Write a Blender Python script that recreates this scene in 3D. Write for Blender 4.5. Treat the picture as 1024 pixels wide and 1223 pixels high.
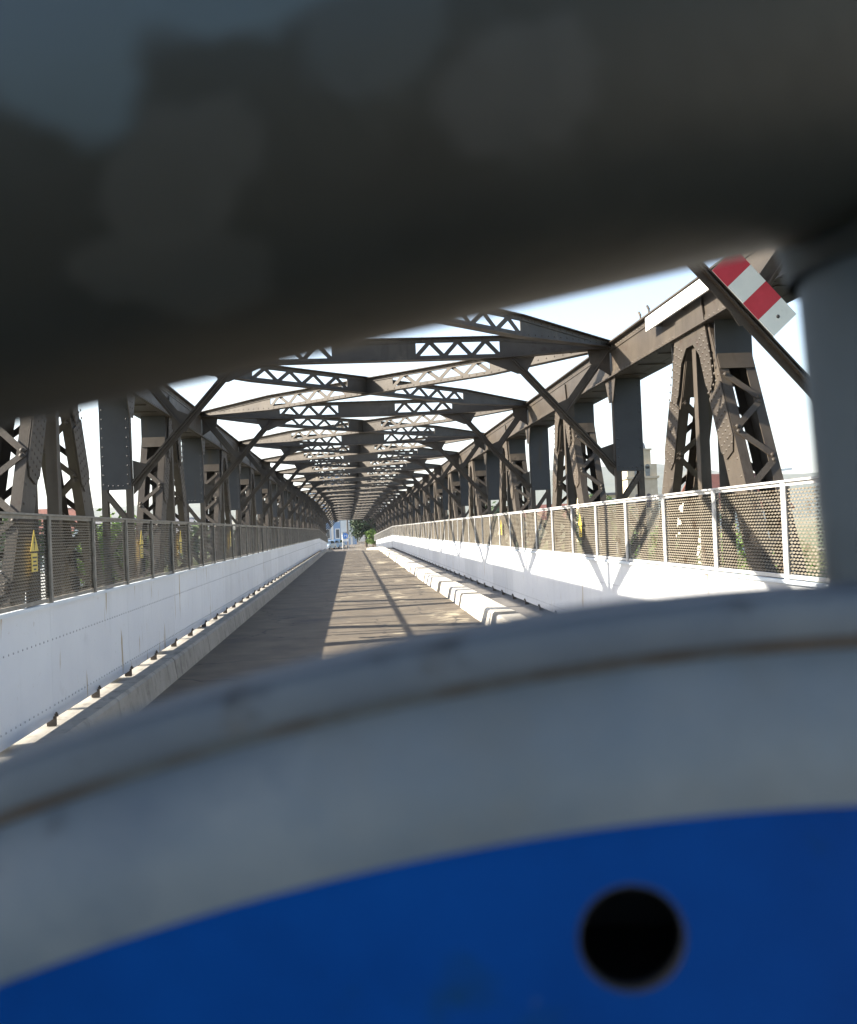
import bpy, bmesh, math, random
from mathutils import Vector, Matrix
random.seed(7)
for o in list(bpy.data.objects): bpy.data.objects.remove(o)
S = bpy.context.scene
COL = S.collection
# ------------------------------------------------------------------ camera
# world: X right, Y along the bridge, Z up, road surface at 0; metres
CAMH = 1.75
F, PX, PY = 1130.0, 512.0, 611.5
VPX, VPY, ROLL = 420.0, 634.0, 0.040
Dc = Vector((VPX-PX, -(VPY-PY), -F)).normalized()
Uc = Vector((-math.sin(ROLL), math.cos(ROLL), 0)); Uc = (Uc - Dc*Uc.dot(Dc)).normalized()
Rc = Dc.cross(Uc)
cam_d = bpy.data.cameras.new("camera"); cam = bpy.data.objects.new("camera", cam_d); COL.objects.link(cam)
rot = Matrix(((Rc.x, Rc.y, Rc.z), (Dc.x, Dc.y, Dc.z), (Uc.x, Uc.y, Uc.z)))
cam.matrix_world = Matrix.Translation((0, 0, CAMH)) @ rot.to_4x4()
cam_d.sensor_fit = 'HORIZONTAL'; cam_d.sensor_width = 36; cam_d.lens = F/1024*36
cam_d.clip_start = 0.01; cam_d.clip_end = 9000
cam_d.dof.use_dof = True; cam_d.dof.focus_distance = 24; cam_d.dof.aperture_fstop = 23
S.camera = cam
# ------------------------------------------------------------------ light
AZ, EL = math.radians(90), math.radians(28.4)          # sun: square to the left of the bridge axis
sun_dir = Vector((-math.sin(AZ)*math.cos(EL), math.cos(AZ)*math.cos(EL), math.sin(EL)))
W = bpy.data.worlds.new("World"); S.world = W; W.use_nodes = True
nt = W.node_tree; nt.nodes.clear()
sky = nt.nodes.new('ShaderNodeTexSky'); sky.sky_type = 'NISHITA'; sky.sun_disc = False
sky.sun_elevation = EL; sky.sun_rotation = 2*math.pi-AZ; sky.air_density = 1.0; sky.dust_density = 1.2; sky.ozone_density = 1.0
bg = nt.nodes.new('ShaderNodeBackground'); bg.inputs[1].default_value = 0.09
wo = nt.nodes.new('ShaderNodeOutputWorld')
nt.links.new(sky.outputs[0], bg.inputs[0]); nt.links.new(bg.outputs[0], wo.inputs[0])
sl = bpy.data.lights.new("sun", 'SUN'); sl.energy = 5.0; sl.angle = math.radians(0.53); sl.color = (1, .91, .77)
so = bpy.data.objects.new("sun", sl); COL.objects.link(so)
so.rotation_euler = (-sun_dir).to_track_quat('-Z', 'Y').to_euler(); so.location = (-40, 30, 40)
S.view_settings.view_transform = 'Standard'; S.view_settings.look = 'None'
S.view_settings.gamma = 1; S.view_settings.exposure = 2.0
S.render.engine = 'CYCLES'

# ------------------------------------------------------------------ materials
def ramp(n, pts):
    cr = n.color_ramp
    while len(cr.elements) > len(pts): cr.elements.remove(cr.elements[-1])
    while len(cr.elements) < len(pts): cr.elements.new(0.5)
    for e, (p, c) in zip(cr.elements, pts):
        e.position = p; e.color = (c[0], c[1], c[2], 1)
def mat(name, c1, c2, scale=4, rough=.6, metal=0., bump=0., bscale=60, spec=.5, stains=None, streak=None, detail=6, dist=.005, r2=None, coord='world'):
    """two-tone noise paint; stains = (colour, scale, threshold, softness); streak = same but stretched down Z"""
    m = bpy.data.materials.new(name); m.use_nodes = True
    T = m.node_tree; N = T.nodes; L = T.links
    b = N['Principled BSDF']; b.inputs['Metallic'].default_value = metal
    b.inputs['Specular IOR Level'].default_value = spec
    if coord == 'world':
        g = N.new('ShaderNodeNewGeometry'); P = g.outputs['Position']
    else:
        g = N.new('ShaderNodeTexCoord'); P = g.outputs['Object']
    def noise(sc, st=(1, 1, 1), off=0, d=detail):
        mp = N.new('ShaderNodeMapping'); mp.inputs['Scale'].default_value = st; mp.inputs['Location'].default_value = (off, off*1.3, off*.7)
        L.new(P, mp.inputs[0]); n = N.new('ShaderNodeTexNoise'); n.inputs['Scale'].default_value = sc; n.inputs['Detail'].default_value = d
        n.inputs['Roughness'].default_value = .6
        L.new(mp.outputs[0], n.inputs[0]); return n.outputs[0]
    r = N.new('ShaderNodeValToRGB'); ramp(r, [(.3, c1), (.7, c2)]); L.new(noise(scale), r.inputs[0])
    out = r.outputs[0]
    for i, (sp, st) in enumerate(((stains, (1, 1, 1)), (streak, (1, 1, .12)))):
        if not sp: continue
        for (c, sc, th, sf) in (sp if isinstance(sp, list) else [sp]):
            k = N.new('ShaderNodeValToRGB'); ramp(k, [(th, (0, 0, 0)), (min(1, th+sf), (1, 1, 1))])
            L.new(noise(sc, st, 3.7+i+sc), k.inputs[0])
            mx = N.new('ShaderNodeMix'); mx.data_type = 'RGBA'
            L.new(k.outputs[0], mx.inputs[0]); L.new(out, mx.inputs[6]); mx.inputs[7].default_value = (*c, 1)
            out = mx.outputs[2]
    L.new(out, b.inputs['Base Color'])
    if r2 is None: r2 = rough
    mr = N.new('ShaderNodeMapRange'); mr.inputs[3].default_value = rough; mr.inputs[4].default_value = r2
    L.new(noise(scale*1.7, off=9), mr.inputs[0]); L.new(mr.outputs[0], b.inputs['Roughness'])
    if bump:
        bp = N.new('ShaderNodeBump'); bp.inputs['Strength'].default_value = bump; bp.inputs['Distance'].default_value = dist
        L.new(noise(bscale, off=1), bp.inputs['Height']); L.new(bp.outputs[0], b.inputs['Normal'])
    return m
M = {}
M['steel'] = mat('brown_steel_paint', (.034, .026, .019), (.064, .051, .037), 2.2, .5, bump=.35, bscale=45, r2=.72,
                 stains=[((.115, .092, .066), 1.3, .58, .18), ((.040, .024, .016), 6, .61, .08)], streak=((.040, .030, .021), 9, .54, .12))
M['plate'] = mat('shade_toned_plate_paint', (.022, .024, .028), (.032, .035, .040), 2.5, .5, bump=.25, bscale=20, r2=.65, streak=((.036, .030, .024), 7, .58, .1))  # steel tone made darker and bluer, painting in the plates' sky-lit shade
M['rivet'] = M['steel']
M['parapet'] = mat('white_parapet_paint', (.60, .62, .655), (.67, .69, .71), 1.1, .45, bump=.15, bscale=25, r2=.6,
                   stains=[((.52, .53, .55), 2.6, .62, .2), ((.47, .46, .44), 14, .66, .08)], streak=[((.36, .28, .16), 7, .635, .05), ((.56, .58, .60), 3, .55, .2)])
M['boltgrey'] = mat('rivet_heads_worn', (.30, .31, .33), (.42, .43, .45), 30, .6)
M['parapet_cap'] = mat('parapet_cap_paint', (.50, .56, .62), (.62, .67, .72), 2, .5)
M['galv'] = mat('galvanised_post', (.42, .42, .42), (.6, .6, .59), 9, .45, metal=.25, bump=.1, stains=((.30, .22, .15), 14, .66, .1))
M['mesh'] = mat('expanded_mesh_steel', (.165, .146, .112), (.235, .205, .16), 2.5, .55, metal=.1, stains=((.10, .07, .045), 4, .57, .12))
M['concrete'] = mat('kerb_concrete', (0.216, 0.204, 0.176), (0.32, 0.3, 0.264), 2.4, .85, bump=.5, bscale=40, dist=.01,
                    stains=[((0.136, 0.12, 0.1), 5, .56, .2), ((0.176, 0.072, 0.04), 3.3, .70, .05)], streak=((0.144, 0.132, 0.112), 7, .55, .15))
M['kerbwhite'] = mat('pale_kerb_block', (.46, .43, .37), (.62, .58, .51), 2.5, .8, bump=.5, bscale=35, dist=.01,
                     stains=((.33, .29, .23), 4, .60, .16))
M['walk'] = mat('walkway_asphalt', (0.0935, 0.088, 0.0825), (0.154, 0.143, 0.132), 5, .9, bump=.6, bscale=120, stains=((0.22, 0.2035, 0.176), 2, .6, .2))
M['dark'] = mat('dark_bracket_steel', (.05, .042, .035), (.09, .07, .055), 20, .6)
M['leafd'] = mat('dark_leaves', (.012, .030, .009), (.028, .055, .014), .9, .55, spec=.3)
M['leafl'] = mat('bright_leaves', (.07, .13, .02), (.12, .19, .035), .9, .55, spec=.3)
M['leafm'] = mat('mid_leaves', (.04, .08, .018), (.075, .12, .03), .7, .55, spec=.3)
M['bark'] = mat('bark', (.06, .045, .03), (.12, .09, .06), 6, .9, bump=.5)
M['cream'] = mat('cream_render', (.52, .44, .28), (.62, .54, .36), 1.0, .85, streak=((.42, .36, .25), 2, .55, .2))
M['whitewall'] = mat('white_render', (.62, .60, .55), (.72, .70, .65), .8, .85)
M['bluewall'] = mat('blue_render', (.16, .27, .44), (.22, .34, .52), .8, .7)
M['stonewall'] = mat('pale_stone', (.36, .31, .22), (.46, .40, .30), 1.5, .9)
M['roof'] = mat('red_roof_tiles', (.10, .034, .024), (.16, .055, .038), 3, .8, stains=((.08, .035, .025), 1.2, .55, .2))
M['greyroof'] = mat('grey_roof', (.12, .12, .13), (.18, .18, .19), 3, .7)
M['glass'] = mat('window_glass', (.03, .045, .06), (.06, .08, .10), 2, .08, spec=.8)
M['frame'] = mat('white_frame', (.7, .7, .68), (.78, .78, .76), 4, .5)
M['tyre'] = mat('tyre_rubber', (.015, .015, .015), (.03, .03, .03), 20, .8)
M['rim'] = mat('wheel_rim', (.4, .4, .42), (.5, .5, .52), 9, .3, metal=.9)
M['carblue'] = mat('light_blue_car_paint', (.20, .40, .68), (.22, .43, .72), 1, .22, metal=.3)
M['carsilver'] = mat('silver_car_paint', (.42, .52, .64), (.44, .54, .66), 1, .25, metal=.4)
M['cardark'] = mat('dark_blue_car_paint', (.03, .07, .16), (.035, .08, .18), 1, .22, metal=.2)
M['lampglass'] = mat('headlight_glass', (.75, .77, .8), (.8, .82, .85), 3, .1)
M['board'] = mat('billboard_white', (.68, .68, .66), (.76, .76, .74), 1.2, .6)
M['yellow'] = mat('yellow_sign_film', (.52, .38, .05), (.60, .45, .08), 12, .45)
M['black'] = mat('black_print', (.015, .015, .015), (.02, .02, .02), 5, .5)
M['white'] = mat('white_sign_film', (.62, .66, .62), (.72, .75, .70), 6, .45, stains=((.40, .42, .36), 9, .62, .15))
M['chalk'] = mat('bright_white_panel', (.80, .80, .78), (.86, .86, .84), 3, .5)
M['red'] = mat('red_sign_film', (.42, .02, .035), (.50, .03, .05), 9, .4)
M['signblue'] = mat('blue_sign_film', (.02, .17, .55), (.03, .20, .60), 9, .4)
M['hill'] = mat('wooded_hillside', (.018, .036, .018), (.060, .075, .034), .02, .95, detail=14, stains=((.12, .115, .06), .004, .58, .04), bump=1, bscale=.05, dist=8)
M['earth'] = mat('riverside_meadow', (0.064, 0.088, 0.028), (0.128, 0.128, 0.064), .06, .95, detail=10, stains=[((0.24, 0.216, 0.16), .035, .55, .08)], bump=.6, bscale=3)
M['water'] = mat('river_water', (.03, .045, .04), (.05, .065, .05), .1, .08, bump=.35, bscale=1.5, dist=.05)

def vary(name, amt):
    m = M[name]; T = m.node_tree; N = T.nodes; L = T.links; b = N['Principled BSDF']; prev = b.inputs['Base Color'].links[0].from_socket
    oi = N.new('ShaderNodeObjectInfo'); mr = N.new('ShaderNodeMapRange'); mr.inputs[3].default_value = 1-amt; mr.inputs[4].default_value = 1+amt*.4
    L.new(oi.outputs['Random'], mr.inputs[0]); vm_ = N.new('ShaderNodeVectorMath'); vm_.operation = 'SCALE'; L.new(prev, vm_.inputs[0]); L.new(mr.outputs[0], vm_.inputs['Scale']); L.new(vm_.outputs[0], b.inputs['Base Color'])
for n_, a_ in (('parapet', .10), ('kerbwhite', .2), ('steel', .22), ('concrete', .12), ('mesh', .2), ('plate', .15)): vary(n_, a_)
def road_mat():
    m = mat('bridge_asphalt', (.076, .061, .044), (.132, .107, .076), 1.6, .85, bump=.6, bscale=90, dist=.006, r2=.95,
            stains=[((.048, .043, .038), .7, .55, .2)])
    T = m.node_tree; N = T.nodes; L = T.links; b = N['Principled BSDF']
    prev = b.inputs['Base Color'].links[0].from_socket
    g = N.new('ShaderNodeNewGeometry')
    # worn pale patches, stretched across the lane, kept to a band of the driving lane
    mp = N.new('ShaderNodeMapping'); mp.inputs['Scale'].default_value = (1.1, 3.0, 1); L.new(g.outputs[0], mp.inputs[0])
    n = N.new('ShaderNodeTexNoise'); n.inputs['Scale'].default_value = 2.0; n.inputs['Detail'].default_value = 7; L.new(mp.outputs[0], n.inputs[0])
    mp2 = N.new('ShaderNodeMapping'); mp2.inputs['Scale'].default_value = (.8, .22, 1); mp2.inputs['Location'].default_value = (1.2, 3.1, 0); L.new(g.outputs[0], mp2.inputs[0])
    n2 = N.new('ShaderNodeTexNoise'); n2.inputs['Scale'].default_value = 1.0; n2.inputs['Detail'].default_value = 2; L.new(mp2.outputs[0], n2.inputs[0])
    ad = N.new('ShaderNodeMath'); ad.operation = 'ADD'; L.new(n.outputs[0], ad.inputs[0]); L.new(n2.outputs[0], ad.inputs[1])
    k = N.new('ShaderNodeValToRGB'); ramp(k, [(.572, (0, 0, 0)), (.60, (1, 1, 1))])
    hv = N.new('ShaderNodeMath'); hv.operation = 'MULTIPLY'; hv.inputs[1].default_value = .5; L.new(ad.outputs[0], hv.inputs[0]); L.new(hv.outputs[0], k.inputs[0])
    # the polished wheel track lies between the lane centre and the right kerb
    sx = N.new('ShaderNodeSeparateXYZ'); L.new(g.outputs[0], sx.inputs[0]); tr = N.new('ShaderNodeMapRange'); tr.inputs[1].default_value = -.75; tr.inputs[2].default_value = -.35; L.new(sx.outputs[0], tr.inputs[0])
    mk = N.new('ShaderNodeMath'); mk.operation = 'MULTIPLY'; L.new(k.outputs[0], mk.inputs[0]); L.new(tr.outputs[0], mk.inputs[1])
    mx = N.new('ShaderNodeMix'); mx.data_type = 'RGBA'; L.new(mk.outputs[0], mx.inputs[0]); L.new(prev, mx.inputs[6]); mx.inputs[7].default_value = (.36, .31, .22, 1)
    # hairline cracks
    wn = N.new('ShaderNodeTexNoise'); wn.inputs['Scale'].default_value = 1.4; wn.inputs['Detail'].default_value = 6; L.new(g.outputs[0], wn.inputs[0])
    wa = N.new('ShaderNodeVectorMath'); wa.operation = 'MULTIPLY_ADD'; wa.inputs[1].default_value = (.9, .9, 0); L.new(wn.outputs['Color'], wa.inputs[0]); L.new(g.outputs[0], wa.inputs[2])
    vo = N.new('ShaderNodeTexVoronoi'); vo.feature = 'DISTANCE_TO_EDGE'; vo.inputs['Scale'].default_value = .42; L.new(wa.outputs[0], vo.inputs['Vector'])
    kk = N.new('ShaderNodeValToRGB'); ramp(kk, [(.003, (.8, .8, .8)), (.010, (0, 0, 0))]); L.new(vo.outputs['Distance'], kk.inputs[0])
    m2 = N.new('ShaderNodeMix'); m2.data_type = 'RGBA'; L.new(kk.outputs[0], m2.inputs[0]); L.new(mx.outputs[2], m2.inputs[6]); m2.inputs[7].default_value = (.028, .024, .02, 1)
    L.new(m2.outputs[2], b.inputs['Base Color'])
    return m
M['road'] = road_mat()

# ------------------------------------------------------------------ mesh builder
class MB:
    def __init__(s): s.v = []; s.f = []; s.sm = []; s.mi = []; s.cm = 0
    def add(s, vs, fs, smooth=False):
        b = len(s.v); s.v += [tuple(v) for v in vs]
        for f in fs: s.f.append(tuple(b+i for i in f)); s.sm.append(smooth); s.mi.append(s.cm)
    def box(s, x0, x1, y0, y1, z0, z1):
        v = [(x0,y0,z0),(x1,y0,z0),(x1,y1,z0),(x0,y1,z0),(x0,y0,z1),(x1,y0,z1),(x1,y1,z1),(x0,y1,z1)]
        s.add(v, [(0,3,2,1),(4,5,6,7),(0,1,5,4),(1,2,6,5),(2,3,7,6),(3,0,4,7)])
    def bar(s, p0, p1, a, wa, wb):
        """box bar from p0 to p1; wa = width along side axis a (made perpendicular), wb = the other"""
        p0 = Vector(p0); p1 = Vector(p1); d = (p1-p0).normalized(); a = Vector(a); a = (a-d*a.dot(d)).normalized(); b = d.cross(a)
        v = []
        for p in (p0, p1):
            for (i, j) in ((-1,-1),(1,-1),(1,1),(-1,1)): v.append(p+a*wa*.5*i+b*wb*.5*j)
        s.add(v, [(0,3,2,1),(4,5,6,7),(0,1,5,4),(1,2,6,5),(2,3,7,6),(3,0,4,7)])
    def prism(s, pts, off, smooth=False):
        """planar polygon pts extruded by vector off"""
        n = len(pts); off = Vector(off); a = [Vector(p) for p in pts]
        v = a+[p+off for p in a]
        s.add(v, [tuple(range(n))[::-1], tuple(range(n, 2*n))]+[(i,(i+1)%n,n+(i+1)%n,n+i) for i in range(n)], smooth)
    def tube(s, p0, p1, r0, r1=None, n=12, caps=True, smooth=True):
        p0 = Vector(p0); p1 = Vector(p1); r1 = r0 if r1 is None else r1
        d = (p1-p0).normalized(); a = d.orthogonal().normalized(); b = d.cross(a)
        v = [p+(a*math.cos(t)+b*math.sin(t))*r for p, r in ((p0,r0),(p1,r1)) for t in [2*math.pi*i/n for i in range(n)]]
        s.add(v, [(i,(i+1)%n,n+(i+1)%n,n+i) for i in range(n)], smooth)
        if caps: s.add(v[:n], [tuple(range(n))[::-1]]); s.add(v[n:], [tuple(range(n))])
    def lathe(s, prof, c, axis, n=24, smooth=True):
        """prof: list of (r, h) along axis from c"""
        c = Vector(c); d = Vector(axis).normalized(); a = d.orthogonal().normalized(); b = d.cross(a)
        v = [c+d*h+(a*math.cos(2*math.pi*i/n)+b*math.sin(2*math.pi*i/n))*r for r, h in prof for i in range(n)]
        s.add(v, [(k*n+i,k*n+(i+1)%n,(k+1)*n+(i+1)%n,(k+1)*n+i) for k in range(len(prof)-1) for i in range(n)], smooth)
    def rivet(s, p, nrm, r=.016):
        p = Vector(p); d = Vector(nrm).normalized(); a = d.orthogonal().normalized(); b = d.cross(a)
        v = [p+(a*math.cos(t)+b*math.sin(t))*r for t in [math.pi*i/3 for i in range(6)]]
        v += [p+d*r*.5+(a*math.cos(t)+b*math.sin(t))*r*.6 for t in [math.pi*i/3 for i in range(6)]]
        s.add(v, [(i,(i+1)%6,6+(i+1)%6,6+i) for i in range(6)]+[(6,7,8,9,10,11)], True)
    def mesh(s, name, ms):
        me = bpy.data.meshes.new(name); me.from_pydata(s.v, [], s.f)
        for m in (ms if isinstance(ms, (list, tuple)) else [ms]): me.materials.append(m)
        me.polygons.foreach_set('use_smooth', s.sm); me.polygons.foreach_set('material_index', s.mi); me.update(); return me
    def build(s, name, ms, parent=None, mtx=None):
        return inst(name, s.mesh(name, ms), parent, mtx)
def inst(name, me, parent=None, mtx=None):
    o = bpy.data.objects.new(name, me); COL.objects.link(o)
    if parent: o.parent = parent
    if mtx is not None: o.matrix_basis = mtx
    return o
def thing(name, label, cat, loc=(0,0,0), rz=0, group=None):
    o = bpy.data.objects.new(name, None); COL.objects.link(o); o.location = loc; o.rotation_euler = (0,0,rz); o.empty_display_size = .3
    return tag(o, label, cat, group)
def tag(o, label, cat, group=None):
    o['label'] = label; o['category'] = cat
    if group: o['group'] = group
    return o
def struct(o, kind='structure'): o['kind'] = kind; return o
def copy_tree(o, parent=None):
    c = o.copy(); COL.objects.link(c); c.parent = parent
    for ch in list(o.children): copy_tree(ch, c)
    return c
T3 = Matrix.Translation

# the bridge runs straight to YB, then turns gently down and a hair to the left
YB, YE, GRADE, TURN = 81.75, 125.5, -.020, .010
M2 = T3((0, YB, 0)) @ Matrix.Rotation(TURN, 4, 'Z') @ Matrix.Rotation(GRADE, 4, 'X') @ T3((0, -YB, 0))
def at(y, x=0, z=0):
    m = T3((x, y, z)); return (M2 @ m) if y >= YB-.01 else m

# ------------------------------------------------------------------ ground, river, hills
XF_L, XF_R = -2.80, 3.56           # fence / parapet planes
GZ = -6.5
def terrain():
    mb = MB(); xs = []; 
    ax = [-2600,-1800,-1200,-800,-500,-350,-250,-180,-130,-95,-70,-50,-35,-24,-15,-8,0,8,15,24,35,50,70,95,130,180,250,350,500,800,1200,1800,2600]
    ay = [-400,-200,-100,-50,-25,-10,-4,0,4,8,12,18,26,36,48,60,74,86,98,106,112,118,124,132,142,155,175,200,240,300,380,500,700,1000,1500,2200,3000]
    def h(x, y):
        riv = 1 if (16 < y < 108) else 0
        z = GZ + .5*math.sin(x*.05)+.4*math.cos(y*.07+x*.02)
        if riv: z = GZ-3
        return z
    n = len(ax)
    v = [(x,y,h(x,y)) for y in ay for x in ax]
    f = [(j*n+i,j*n+i+1,(j+1)*n+i+1,(j+1)*n+i) for j in range(len(ay)-1) for i in range(n-1)]
    mb.add(v, f, True); struct(mb.build('ground', M['earth']))
    mb = MB(); mb.add([(-1500,8,GZ-1.2),(1500,8,GZ-1.2),(1500,116,GZ-1.2),(-1500,116,GZ-1.2)], [(0,1,2,3)]); struct(mb.build('river_water', M['water']))
    # embankments carrying the road at each end
    for (y0, y1, z0, w) in ((-120, 1.0, -.02, 9), (YE-.2, 330, -1.02, 60)):
        mb = MB(); s = 8
        mb.add([(-w,y0,z0),(w,y0,z0),(w,y1,z0),(-w,y1,z0),(-w-s,y0-s,GZ-2),(w+s,y0-s,GZ-2),(w+s,y1,GZ-4),(-w-s,y1,GZ-4)],
               [(0,1,2,3),(0,4,5,1),(1,5,6,2),(2,6,7,3),(3,7,4,0)])
        struct(mb.build('embankment', M['earth']))
    def ridge(x0, x1, y0, y1, hmax, seed, n=60, name='hills'):
        mb = MB(); rnd = random.Random(seed); ph = [rnd.uniform(0, 6) for _ in range(5)]; d = Vector((x1-x0, y1-y0, 0)); nrm = Vector((-d.y, d.x, 0)).normalized()
        v = []; R = 9
        for i in range(n+1):
            t = i/n; p = Vector((x0, y0, 0))+d*t
            hh = hmax*(.72+.16*math.sin(t*7+ph[0])+.08*math.sin(t*17+ph[1])+.03*math.sin(t*43+ph[2]))
            for j in range(R):
                u = j/(R-1)*2-1; prof = math.cos(u*math.pi/2)**1.3
                q = p+nrm*u*hmax*5; v.append((q.x, q.y, GZ-2+(hh+rnd.uniform(-.012, .012)*hmax)*prof))
        mb.add(v, [(i*R+j,(i+1)*R+j,(i+1)*R+j+1,i*R+j+1) for i in range(n) for j in range(R-1)], True)
        struct(mb.build(name, M['hill']))
    ridge(250, 2400, 2400, 1300, 150, 1); ridge(-2400, -120, 1200, 2300, 135, 2); ridge(-900, 1100, 2700, 2500, 110, 3)
terrain()

# ------------------------------------------------------------------ road, slab, walkway
def strip(name, m, x0, x1, z, y0=-60, far=True, t=0):
    """surface following the bridge's grade"""
    mb = MB(); ys = [y0+(YB-y0)*i/24 for i in range(25)]
    rows = [(T3((0,0,0)), y) for y in ys]+[(M2, YB+(YE-YB)*i/10) for i in range(1, 11)]
    v = []
    for mm, y in rows:
        v += [mm @ Vector((x0,y,z)), mm @ Vector((x1,y,z))]
    if t:
        n = len(v); v += [Vector(p)-Vector((0,0,t)) for p in v[:n]]
        r = n//2; f = []
        for i in range(r-1):
            a = 2*i
            f += [(a,a+1,a+3,a+2), (n+a,n+a+2,n+a+3,n+a+1), (a,a+2,n+a+2,n+a), (a+1,n+a+1,n+a+3,a+3)]
        f += [(0,n,n+1,1), (n-2,n-1,2*n-1,2*n-2)]
        mb.add(v, f)
    else:
        mb.add(v, [(2*i,2*i+1,2*i+3,2*i+2) for i in range(len(v)//2-1)])
    return struct(mb.build(name, m))
strip('road', M['road'], -2.34, 2.36, 0.0)
strip('deck_slab', M['concrete'], XF_L-.12, XF_R+.12, -.012, t=.38, y0=-10)
strip('gutter_strip', M['concrete'], XF_L-.16, -2.30, .065, t=.072)
strip('walkway', M['walk'], 2.55, XF_R+.16, .06, t=.066)
mb = MB(); zf = (M2 @ Vector((0,YE,0))).z
mb.add([(-9,YE-.15,zf+.006),(8,YE-.15,zf+.006),(26,330,zf-.2),(-26,330,zf-.2)], [(0,1,2,3)]); 
mb.add([(-58,150,zf+.004),(58,150,zf+.004),(58,160,zf+.004),(-58,160,zf+.004)], [(0,1,2,3)])
struct(mb.build('far_road', M['road']))

# ------------------------------------------------------------------ kerbs
def kerb_block_mesh(L, x0, x1, zt, slope):
    mb = MB(); c = .03      # battered front, rounded top edge; x0 = road side
    s = 1 if x1 > x0 else -1
    prof = [(x0,0-.005),(x0+s*slope,zt-c),(x0+s*(slope+c),zt),(x1-s*c,zt),(x1,zt-c),(x1,-.005)]
    mb.prism([(x,.012,z) for x, z in prof], (0, L-.024, 0)); return mb
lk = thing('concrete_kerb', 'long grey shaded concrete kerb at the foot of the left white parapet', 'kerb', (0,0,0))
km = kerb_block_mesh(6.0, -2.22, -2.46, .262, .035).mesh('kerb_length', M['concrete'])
for k in range(-3, 22):
    y = 6*k
    inst('kerb_length', km, lk, at(y) if y < YB-.01 else at(y))
num = ['nearest', 'second nearest', 'third nearest', 'fourth nearest', 'fifth nearest', 'sixth nearest', 'seventh nearest', 'eighth nearest', 'ninth nearest', 'tenth nearest', 'eleventh nearest', 'twelfth nearest', 'thirteenth nearest', 'fourteenth nearest']
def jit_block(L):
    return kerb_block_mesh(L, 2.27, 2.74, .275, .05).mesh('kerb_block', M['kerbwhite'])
kb = jit_block(2.22); first = None; vis = 0; y = -3.75
i = 0
while y < YE-3:
    o = inst('kerb_block', kb, None, at(y, random.uniform(-.022, .022)) @ Matrix.Rotation(random.uniform(-.006, .006), 4, 'Z'))
    if y > 12.5:
        lab = ('pale sunlit concrete kerb block on the right of the road, %s to the camera' % num[vis]) if vis < len(num) else 'pale concrete kerb block far down the right side of the road'
        vis += 1
    else: lab = 'pale concrete kerb block hidden low behind the round sign'
    tag(o, lab, 'kerb block', 'pale kerb blocks in a row beside the walkway')
    y += 2.25 if i % 2 == 0 else 2.25+.42
    i += 1

# ------------------------------------------------------------------ parapets
PT, PB = 1.20, .135                # parapet top / bottom
def parapet_panel(L, side, rv):
    """steel plate panel with cap, rivet rows and a joint cover; the inner face looks to -side"""
    mb = MB(); s = side
    xi = 0
    mb.box(min(0, s*.012), max(0, s*.012), .0015, L-.0015, PB, PT-.03); mb.cm = 1
    rr = (PB+.12, PT-.34) if rv else ()
    for z in rr:
        k = 0
        while k*.11 < L-.05:
            mb.rivet((0, .04+k*.11, z), (-s, 0, 0), .0115); k += 1
    return mb
def brackets(side):
    mb = MB(); s = side
    mb.box(min(-s*.022, s*.06), max(-s*.022, s*.06), -.016, .016, .07, PB+.02)
    mb.tube((-s*.025, 0, PB+.02), (-s*.025, 0, PB+.045), .019, n=6)
    mb.tube((-s*.025, 0, PB+.045), (-s*.025, 0, PB+.06), .010, n=6)
    return mb
def parapet(side, X, label):
    t = thing('parapet', label, 'parapet', (X, 0, 0))
    pm = parapet_panel(3.0, side, True).mesh('parapet_plate', [M['parapet'], M['boltgrey']])
    cb = MB(); cb.box(-.03, .03, .0, 3.0, PT-.03, PT); cm = cb.mesh('cap', M['parapet_cap'])
    bm_ = brackets(side).mesh('bracket', M['dark'])
    for k in range(-2, 44):
        y = 3*k
        if y > YE-3: continue
        m = T3((-X,0,0)) @ at(y, X)
        p = inst('parapet_plate', pm, t, m); inst('cap', cm, p)
        for q in (0, 1.5): inst('bracket', bm_, p, T3((0, q, 0)))
parapet(-1, XF_L, 'white riveted steel parapet in shade along the left side of the road')
parapet(1, XF_R, 'bright sunlit white parapet along the right walkway, below the mesh fence')

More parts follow.
